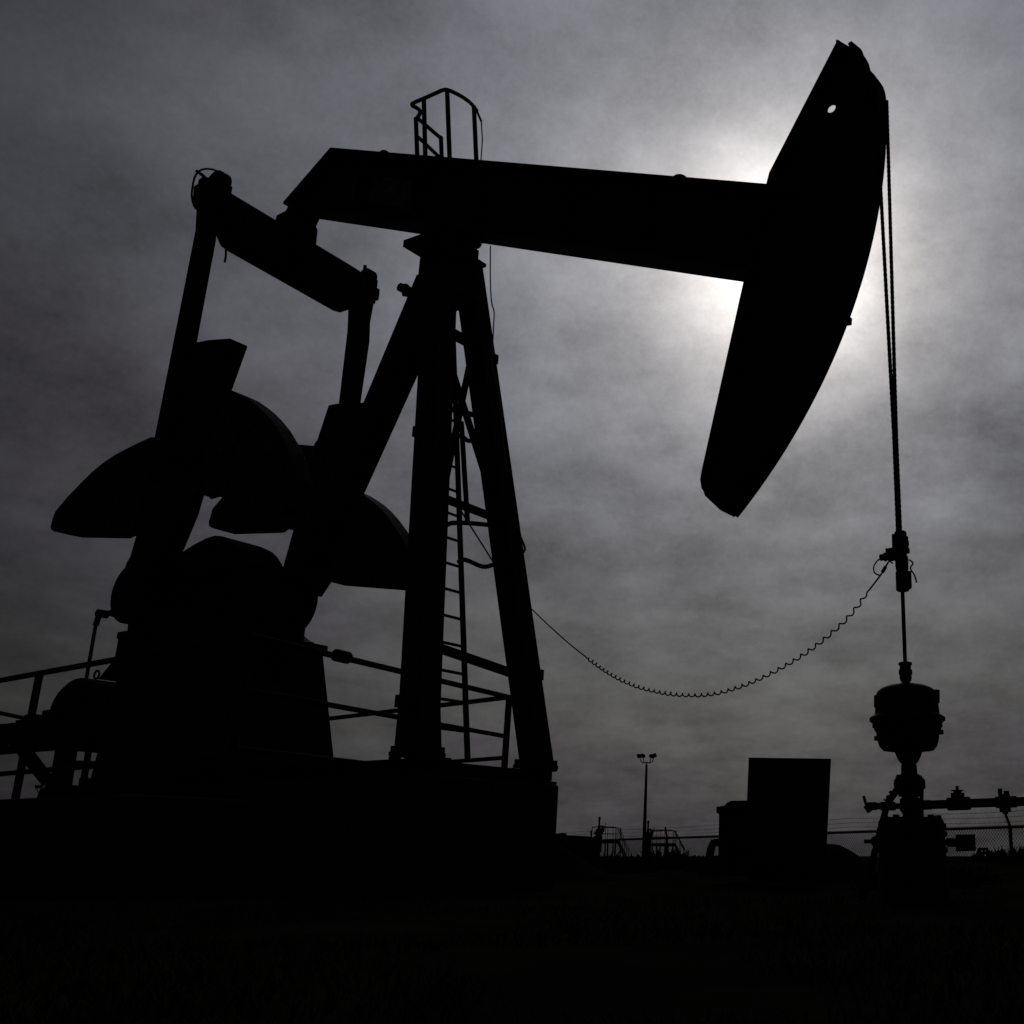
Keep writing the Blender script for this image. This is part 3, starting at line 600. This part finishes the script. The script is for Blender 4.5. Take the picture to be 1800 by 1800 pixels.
for x, y in ((1572,1206),(1579,1204),(1606,1204),(1613,1206)): m = MB(); c_ = P9(x, y+4); m.cyl(c_, c_+ZZ*.03, .010, 8); m.build('lid_bolt', STEEL, drum)
lath([(1203,9),(1200,7),(1196,10),(1190,11),(1187,10),(1186,12),(1178,12),(1176,10),(1170,10),(1169,12),(1165,12),(1164,9)], 'rod_gland', STEEL, WH)
c_ = P9(1583, 1175); m = MB(); m.cyl(c_, c_+AX*.05, .014, 8); m.build('gland_screw', STEEL, WH)
lath([(1400,20),(1389,21),(1386,27),(1372,27),(1364,21),(1360,14),(1345,13.5),(1344,12),(1338,17),(1330,21),(1321,24)], 'tubing_neck', STEEL, WH)
lath([(1470,15),(1430,14),(1425,18),(1405,18),(1400,12),(1385,12)], 'flow_tee', STEEL, WH)
m = MB(); c_ = P9(1576,1368)
m.bar(P9(1574,1370,9.35), P9(1590,1376,9.35), .10, .08); m.build('side_plug', STEEL, WH)
# casing head with bolted top and two side outlets
ch = lath([(1720,60),(1600,60),(1520,59),(1505,57),(1470,56.5),(1445,56),(1440,53),(1437,52)], 'casing_head', PAINT, WH)
for k in range(14):
    m = MB(); a_ = 2*pi*k/14; m.cyl(Vector((O.x+.225*cos(a_), O.y+.225*sin(a_), wz(1440))), Vector((O.x+.225*cos(a_), O.y+.225*sin(a_), wz(1433+2*(k%3)))), .027, 8)
    m.build('flange_bolt', STEEL, ch)
for x, y in ((1659,1452),(1661,1466),(1662,1494),(1660,1506),(1548,1460),(1547,1492)): m = MB(); c_ = P9(x, y); m.cyl(c_-AX*.03, c_+AX*.018, .022, 7); m.build('side_stud', STEEL, ch)
m = MB(); m.cyl(P9(1519,1479), P9(1536,1479), .016, 10); m.cyl(P9(1532,1479), P9(1560,1479), .034, 12); m.cyl(P9(1535,1479), P9(1539,1479), .042, 8); m.build('casing_outlet', STEEL, ch)
m = MB(); m.cyl(P9(1650,1481), P9(1668,1481), .024, 12); m.cyl(P9(1664,1481), P9(1679,1481), .036, 12); m.build('casing_outlet', STEEL, ch)
# flow line to the right, with a plug valve and a hammer union
fl0 = P9(1596,1416,9.5); fl1 = P9(1830,1407.5,8.9); df = (fl1-fl0).normalized()
def fl(x): return hit(x, 1416-(x-1596)*.036, fl0, df.cross(ZZ).normalized())
m = MB(); m.cyl(fl0, P9(2300,1391,7.7), .0355, 16); flow = m.build('flow_line', STEEL, WH, smooth=True)
m = MB(); m.cyl(fl(1667), fl(1704), .052, 14); c_ = fl(1684); m.cyl(c_, c_+ZZ*.085, .055, 14); m.cyl(c_+ZZ*.085, c_+ZZ*.10, .035, 10); m.cyl(c_+ZZ*.10, c_+ZZ*.107, .052, 14); m.cyl(c_+ZZ*.105, c_+ZZ*.14, .013, 8); m.build('plug_valve', STEEL, flow)
m = MB(); c_ = fl(1766); m.cyl(fl(1751), fl(1786), .045, 14); m.cyl(c_-ZZ*.075, c_+ZZ*.06, .045, 12); m.cyl(c_-ZZ*.09, c_-ZZ*.07, .024, 10); m.bar(fl(1759)+ZZ*.05, fl(1759)+ZZ*.105, .03, .03); m.cyl(fl(1770)+ZZ*.02, fl(1770)+ZZ*.085, .022, 8); m.build('hammer_union', STEEL, flow)
m = MB(); m.cyl(fl(1610), fl(1636), .039, 14); m.build('union_collar', STEEL, flow)
# bleeder branch to the left
b = lambda x: P9(x, 1417)
m = MB(); m.cyl(b(1600), b(1556), .024, 12); m.cyl(b(1574), b(1548), .036, 12); m.cyl(b(1550), b(1522), .028, 12); m.cyl(b(1541), b(1525), .033, 12); br_ = m.build('bleeder_branch', STEEL, WH)
m = MB(); m.cyl(P9(1524,1420), P9(1518,1399), .012, 8); m.cyl(P9(1522,1415), P9(1530,1427), .026, 8); m.build('bleeder_handle', STEEL, br_)
m = MB(); c_ = P9(1561,1410); m.cyl(c_, c_+ZZ*.05, .016, 8); m.bar(P9(1553,1406), P9(1567,1407), .02, .014); m.cyl(P9(1561,1405), P9(1561,1397), .008, 6); m.build('valve_stem', STEEL, br_)
# sloping drain pipe and small bypass on the near side
m = MB(); m.tube([P9(1583,1378,9.3), P9(1566,1404,9.25), P9(1558,1418,9.2), P9(1553,1440,9.2), P9(1533,1516,9.1), P9(1515,1580,9.0)], .028, 12); m.cyl(P9(1568,1398,9.25), P9(1571,1394,9.25), .036, 8); m.build('drain_pipe', STEEL, WH, smooth=True)
m = MB(); m.tube([P9(1584,1384,9.4), P9(1590,1402,9.4)], .02, 10); m.build('strut', STEEL, WH)
m = MB(); m.tube([P9(1620.5,1380,9.5), P9(1619.5,1412,9.5)], .018, 10); m.cyl(P9(1619.5,1412,9.5), P9(1619,1440,9.5), .022, 8); m.build('bypass_pipe', STEEL, WH)
m = MB(); c_ = P9(1609,1396); m.bar(P9(1607,1398,9.35), P9(1613,1398,9.35), .035, .05); m.build('gauge_fitting', STEEL, WH)
# ------------------------------------------------------------------ board on a stake right of the wellhead
SB = thing('notice_board', at(1697,1496,9.6), 'small dark square board fixed to the right side outlet of the wellhead', 'board')
bq_ = [at(x, y, 9.6) for x, y in ((1680,1467),(1714,1466.5),(1716,1495.5),(1681,1497))]
m = MB(); m.prism(bq_, [p+Vector((0,.02,0)) for p in bq_]); m.build('board', BOARD, SB, bevel=.003)
m = MB(); m.bar(at(1672,1481,9.66), at(1706,1481,9.64), .03, .05); m.build('bracket', STEEL, SB)
# ------------------------------------------------------------------ cabinets
YC = 14.0
CB = thing('electrical_cabinet', at(1384,1570,YC), 'tall plain electrical cabinet leaning slightly, left of the wellhead', 'electrical cabinet')
q = [at(x, y, YC) for x, y in ((1316,1331.5),(1461,1333.5),(1451,1530),(1308,1530))]; back = Vector((.02,.55,0))
m = MB(); m.prism(q, [p+back for p in q]); body = m.build('cabinet_body', BOARD, CB, bevel=.008)
q2 = [at(x, y, YC) for x, y in ((1322,1340),(1455,1342),(1446.5,1520),(1314.5,1520))]
m = MB(); m.prism([p-Vector((0,.025,0)) for p in q2], [p-Vector((0,.003,0)) for p in q2]); door = m.build('cabinet_door', BOARD, CB, bevel=.006)
m = MB(); m.bar(at(1441,1430,YC-.05), at(1440,1450,YC-.05), .03, .03); m.build('door_handle', STEEL, door)
TB = thing('transformer_box', at(1290,1570,14.6), 'low box with a chamfered overhanging lid beside the tall cabinet', 'transformer')
q = [at(x, y, 14.6) for x, y in ((1264,1424),(1345,1424),(1345,1540),(1262,1540))]; m = MB(); m.prism(q, [p+Vector((0,.6,0)) for p in q]); tb_ = m.build('box_body', BOARD, TB, bevel=.006)
q = [at(x, y, 14.55) for x, y in ((1259,1428),(1259.5,1418),(1273,1416),(1278,1411),(1285,1407.5),(1345,1406.5),(1345,1428))]; m = MB(); m.prism(q, [p+Vector((0,.7,0)) for p in q]); m.build('lid', BOARD, TB, bevel=.004)
# leaning pipe stand by the box
PS = thing('pipe_stand', at(1250,1540,15.5), 'bent pipe stand leaning against the low box', 'pipe stand')
m = MB(); m.tube([at(1242,1530,15.5), at(1250,1492,15.5), at(1254,1482,15.5), at(1268,1480,15.5)], .055, 10); m.build('pipe', STEEL, PS, smooth=True)
m = MB(); m.cyl(at(1256,1520,15.4), at(1256,1504,15.4), .05, 10); m.build('foot', STEEL, PS)
# ------------------------------------------------------------------ chain link fence with barbed wire
def fp(x):      # top rail point of the fence seen at this column
    x0, y0, Y0, x1, y1, Y1 = 1777, 1454.0, 25.0, 1172, 1473.5, 38.5
    A_ = at(x0, y0, Y0); B_ = at(x1, y1, Y1); n_ = (B_-A_).cross(ZZ).normalized(); h_ = hit(x, 1480, A_, n_); t = (Vector((h_.x,h_.y,0))-Vector((A_.x,A_.y,0))).length/(Vector((B_.x,B_.y,0))-Vector((A_.x,A_.y,0))).length
    if (Vector((h_.x,h_.y,0))-Vector((A_.x,A_.y,0))).dot(B_-A_) < 0: t = -t
    return A_.lerp(B_, t)
FA = fp(1850); FB = fp(985); dF = FB-FA; FL = Vector((dF.x, dF.y, 0)).length; eF = Vector((dF.x,dF.y,0)).normalized(); nF = eF.cross(ZZ)
if nF.y > 0: nF = -nF
FE = thing('chain_link_fence', Vector((FA.x, FA.y, GZ)), 'chain link fence topped with three barbed wires behind the wellhead', 'fence')
def fq(s, h=0): p = FA+dF*(s/FL); return p+ZZ*h
m = MB(); m.tube([fq(0), fq(FL)], .03, 8); m.build('top_rail', GALV, FE)
FH = 1.45
m = MB(); cell = .09; r_ = .0031
k = 0
n_c = int(FL/cell)
for i in range(n_c+int(FH/cell)+1):
    for dr in (1, -1):
        s0 = (i*cell) if dr == 1 else (i-int(FH/cell))*cell
        # wire from the rail down, advancing by the drop
        a_s, a_h, b_s, b_h = s0, 0.04, s0+dr*(-FH) if dr == 1 else s0+FH, -FH
        if dr == 1 and b_s < 0: t_ = a_s/(a_s-b_s) if a_s > 0 else 0; b_h = .04+(-FH-.04)*t_; b_s = 0
        if dr == 1 and a_s > FL: t_ = (a_s-FL)/(a_s-b_s); a_h = .04+(-FH-.04)*t_; a_s = FL
        if dr == -1 and a_s < 0: t_ = -a_s/(b_s-a_s); a_h = .04+(-FH-.04)*t_; a_s = 0
        if dr == -1 and b_s > FL: t_ = (FL-a_s)/(b_s-a_s); b_h = .04+(b_h-.04)*t_; b_s = FL
        if a_s < 0 or a_s > FL+.01 or abs(a_s-b_s) < .02: continue
        m.bar(fq(a_s, a_h)+nF*.04, fq(b_s, b_h)+nF*.04, r_*2, r_*2)
for i in range(n_c):
    for dx in (-.018, .018): m.bar(fq(i*cell+cell/2)+nF*.04, fq(i*cell+cell/2+dx, .05)+nF*.04, .006, .006)
m.build('mesh_panel', GALV, FE)
def s_of(x): p = fp(x); return (Vector((p.x,p.y,0))-Vector((FA.x,FA.y,0))).length
armv = -eF*0 + nF*(.0)
for x in (1777, 1600, 1390, 1298, 1172, 1040):
    s_ = s_of(x); b_ = fq(s_); m = MB(); m.cyl(Vector((b_.x, b_.y, GZ-.3)), b_+ZZ*.03, .042, 10)
    tip = b_+ZZ*.36+eF*.17-nF*.02; m.bar(b_+ZZ*.02, tip, .05, .035); m.build('post', GALV, FE)
for j, (dh, de) in enumerate(((.13,.055),(.24,.11),(.35,.165))):
    m = MB(); m.tube([fq(s, dh)+eF*de+ZZ*(-.03*sin(pi*((s*.29)%1.0))) for s in [FL*i/80 for i in range(81)]], .0042, 5)
    for i in range(int(FL/.16)): p = fq(i*.16, dh)+eF*de; m.bar(p-Vector((.014,0,.02)), p+Vector((.014,0,.02)), .004, .004)
    m.build('barbed_wire', GALV, FE)
# ------------------------------------------------------------------ floodlight poles
def floodlight(Y, x, ytop, ybase, label, s=1.0):
    b_ = at(x, ybase, Y); top = Vector((b_.x, b_.y, at(x, ytop, Y).z)); px = Y/FPX*s
    T = thing('floodlight_pole', Vector((b_.x, b_.y, b_.z)), label, 'floodlight', 'floodlight poles beyond the well')
    m = MB(); m.lathe([(0, 3.3*px), ((top-b_).z*.5, 2.6*px), ((top-b_).z, 1.7*px)], b_, ZZ, 14); m.build('pole', STEEL, T, smooth=True)
    m = MB(); c_ = top
    for sx, hh in ((-1, 1), (1, 1)):
        m.tube(smoothpath([c_+Vector((0,0,3*px)), c_+Vector((sx*5*px,0,2.6*px)), c_+Vector((sx*9*px,0,5*px)), c_+Vector((sx*10.6*px,0,11*px))], 5), .75*px, 6)
        m.tube(smoothpath([c_+Vector((0,0,3*px)), c_+Vector((sx*3*px,2*px,2.8*px)), c_+Vector((sx*5*px,3*px,5*px)), c_+Vector((sx*5.8*px,3*px,11*px))], 5), .75*px, 6)
    m.tube([c_-ZZ*px, c_+ZZ*5*px], .8*px, 6); m.build('lamp_bracket', STEEL, T, smooth=True)
    for dx, dy, ry, tilt in ((-11.5,0,.5,-.35), (-5.8,3,.2,.25), (6,3,-.3,-.3), (11,0,-.5,.4)):
        c2_ = c_+Vector((dx*px, dy*px, 13.5*px)); m = MB(); d_ = Vector((cos(tilt)*(1 if dx > 0 else -1), -.5, sin(tilt)*.8)).normalized()
        m.lathe([(-3.2*px, 1.2*px), (-2.4*px, 2.4*px), (0, 3.0*px), (2.6*px, 3.6*px), (3.0*px, 3.7*px)], c2_, d_, 14)
        m.build('lamp_head', STEEL, T, smooth=True)
    return T
floodlight(62, 1131, 1344, 1520, 'tall floodlight pole with four lamp heads left of the cabinets', 1.1)
floodlight(75, 50, 1396, 1520, 'distant floodlight seen low at the left under the motor frame', .92)
# ------------------------------------------------------------------ distant well platforms with valve trees
def platform(Y, x0, x1, yd, label, tree, mirror=False):
    px = Y/FPX; T = thing('well_platform', at((x0+x1)/2, 1515, Y), label, 'platform', 'well platforms beyond the fence')
    A_ = at(x0, yd, Y); B_ = at(x1, yd, Y); dep = Vector((0, 1.6, 0)); gz = at(x0, 1516, Y).z
    m = MB(); m.prism([A_, B_, B_-ZZ*5*px, A_-ZZ*5*px], [p+dep for p in (A_, B_, B_-ZZ*5*px, A_-ZZ*5*px)]); m.build('deck', STEEL, T)
    for k in (0, .34, .68, 1):
        for d_ in (0, 1): p = A_.lerp(B_, k)+dep*d_; m = MB(); m.bar(Vector((p.x,p.y,gz)), p-ZZ*5.05*px, 2.6*px if d_ == 0 else 2*px, 2*px); m.build('support_post', STEEL, T)
    for d_ in (0, 1):
        m = MB(); a_, b_ = A_+dep*d_, B_+dep*d_; h = 21*px
        m.tube(smoothpath([a_, a_+ZZ*(h-4*px), a_+ZZ*h+AX*4*px, b_+ZZ*h-AX*4*px, b_+ZZ*(h-4*px), b_], 3), .75*px, 5)
        m.tube([a_+ZZ*h*.5, b_+ZZ*h*.5], .45*px, 5)
        for k in (.33, .66): p = a_.lerp(b_, k); m.tube([p, p+ZZ*h], .45*px, 5)
        m.build('handrail', YELL, T, smooth=True)
    if tree != 'none':
        c_ = at(tree[0], yd, Y)+dep*.5; m = MB()
        H_ = at(tree[0], tree[1], Y).z-c_.z
        m.lathe([(-20*px,6*px),(0,6*px),(H_*.22,6*px),(H_*.25,3*px),(H_*.36,3*px),(H_*.38,5.5*px),(H_*.46,5.5*px),(H_*.5,2.4*px),(H_*.62,2.2*px),(H_*.64,1.6*px),(H_*.84,1.5*px),(H_*.86,2.0*px),(H_,2.0*px)], c_, ZZ, 14)
        m.cyl(c_+ZZ*H_*.3-AX*8*px, c_+ZZ*H_*.3+AX*7*px, 2.6*px, 10); m.cyl(c_+ZZ*H_*.12-AX*9*px, c_+ZZ*H_*.12+AX*6*px, 2.4*px, 10)
        m.tube([c_+ZZ*H_*.35+AX*6*px, c_+ZZ*H_*.55+AX*7*px], 3.0*px, 10); m.cyl(c_+ZZ*H_*.56+AX*6.4*px, c_+ZZ*H_*.62+AX*6.8*px, 4.4*px, 12); m.tube([c_+ZZ*H_*.55+AX*10.5*px, c_+ZZ*H_*.76+AX*10.5*px], .5*px, 5)
        m.build('valve_tree', STEEL, T, smooth=True)
    m = MB(); sx = B_; gx = at(x1+18, 1516, Y)
    for d_ in (.2, .6):
        m.bar(sx+dep*d_, Vector((gx.x, gx.y+1.6*d_, gx.z)), 2*px, 2.5*px); m.tube([sx+dep*d_+ZZ*21*px, Vector((gx.x, gx.y+1.6*d_, gx.z))+ZZ*20*px], .75*px, 5)
        for k in (.1, .55, .95): p = (sx+dep*d_).lerp(Vector((gx.x, gx.y+1.6*d_, gx.z)), k); m.tube([p, p+ZZ*20.5*px], .5*px, 5)
    for k in range(9): p = sx.lerp(gx, (k+.5)/9); m.bar(p+dep*.2, p+dep*.6, 2.4*px, .6*px)
    m.build('stair', YELL, T)
    return T
platform(46, 1040, 1082, 1476.5, 'left well platform with yellow handrails and a tall valve tree', (1047, 1434.5))
platform(50, 1140, 1183, 1482, 'right well platform behind the floodlight pole with a valve tree', (1135, 1441.5))
# clutter at the fence line
m = MB(); q = [at(x, y, 42) for x, y in ((1172,1498),(1191,1497),(1195,1503),(1198,1516),(1171,1516))]; m.prism(q, [p+Vector((0,1,0)) for p in q]); tag(m.build('equipment_skid', STEEL, bevel=.03), 'low dark equipment box at the foot of the right platform', 'equipment box')
m = MB(); q = [at(x, y, 17.5) for x, y in ((970,1466.5),(985,1467.5),(985,1464),(996,1464),(996,1468),(1036,1470),(1050,1474),(1062,1540),(970,1540))]; m.prism(q, [p+Vector((-.16,.5,0)) for p in q]); tag(m.build('retaining_wall', BOARD, bevel=.02), 'low dark wall running out from behind the foundation block', 'wall')
RK = thing('pipe_rack', at(1733,1512,30), 'small pipe rack on the ground near the right fence post', 'pipe rack')
m = MB()
for x in (1722, 1729, 1735): m.bar(at(x,1506,30), at(x+.5,1490,30), .05, .05)
m.build('upright', STEEL, RK)
m = MB(); m.bar(at(1718,1493,30), at(1737,1492,30), .05, .06); m.bar(at(1717,1500,30), at(1737,1499,30), .05, .06); m.bar(at(1714,1506,30), at(1724,1491,30), .05, .05); m.build('crossbar', STEEL, RK)

m = MB()
def scrub(cx, cy, r, h, n):
    for i in range(n):
        a = random.random()*2*pi; rr = r*random.random()**.6; p = Vector((cx+rr*cos(a), cy+rr*sin(a)*.6, 0)); p.z = ground_h(p.x, p.y)-.02
        hh = h*(1-.7*(rr/r)**2)*random.uniform(.5, 1.1); d = Vector((random.gauss(0,.35), random.gauss(0,.35), 1))*hh; w_ = Vector((cos(a*3), sin(a*3), 0))*random.uniform(.006, .014)
        m.add([p-w_, p+w_, p+d*.7+w_*1.6, p+d*.7-w_*1.6, p+d], [(0,1,2,3),(3,2,4)])
for x, Y, r, h, n in ((1068,19,.35,.36,260),(1090,21,.3,.28,220),(1110,20,.4,.34,260),(1128,20,.3,.30,220),(1150,23,.5,.36,300),(1168,21,.3,.26,200),(1190,22,.45,.34,280),(1215,24,.5,.26,220),(1238,20,.4,.20,160),(1253,18,.3,.26,160),(1478,17,.5,.18,150),(1520,16,.4,.16,120),(1540,13,.3,.22,140),(1668,13.5,.35,.26,150),(1690,15,.5,.28,170),(1742,22,.6,.22,160),(1775,23,.9,.30,240),(1796,22,.8,.34,240),(1010,18.5,.6,.2,140)):
    c_ = at(x, 1510, Y); scrub(c_.x, Y, r, h, n)
tag(m.build('scrub', GRASS, origin=(0,0,0)), 'low dry scrub along the ground before the fence', 'scrub', kind='stuff')
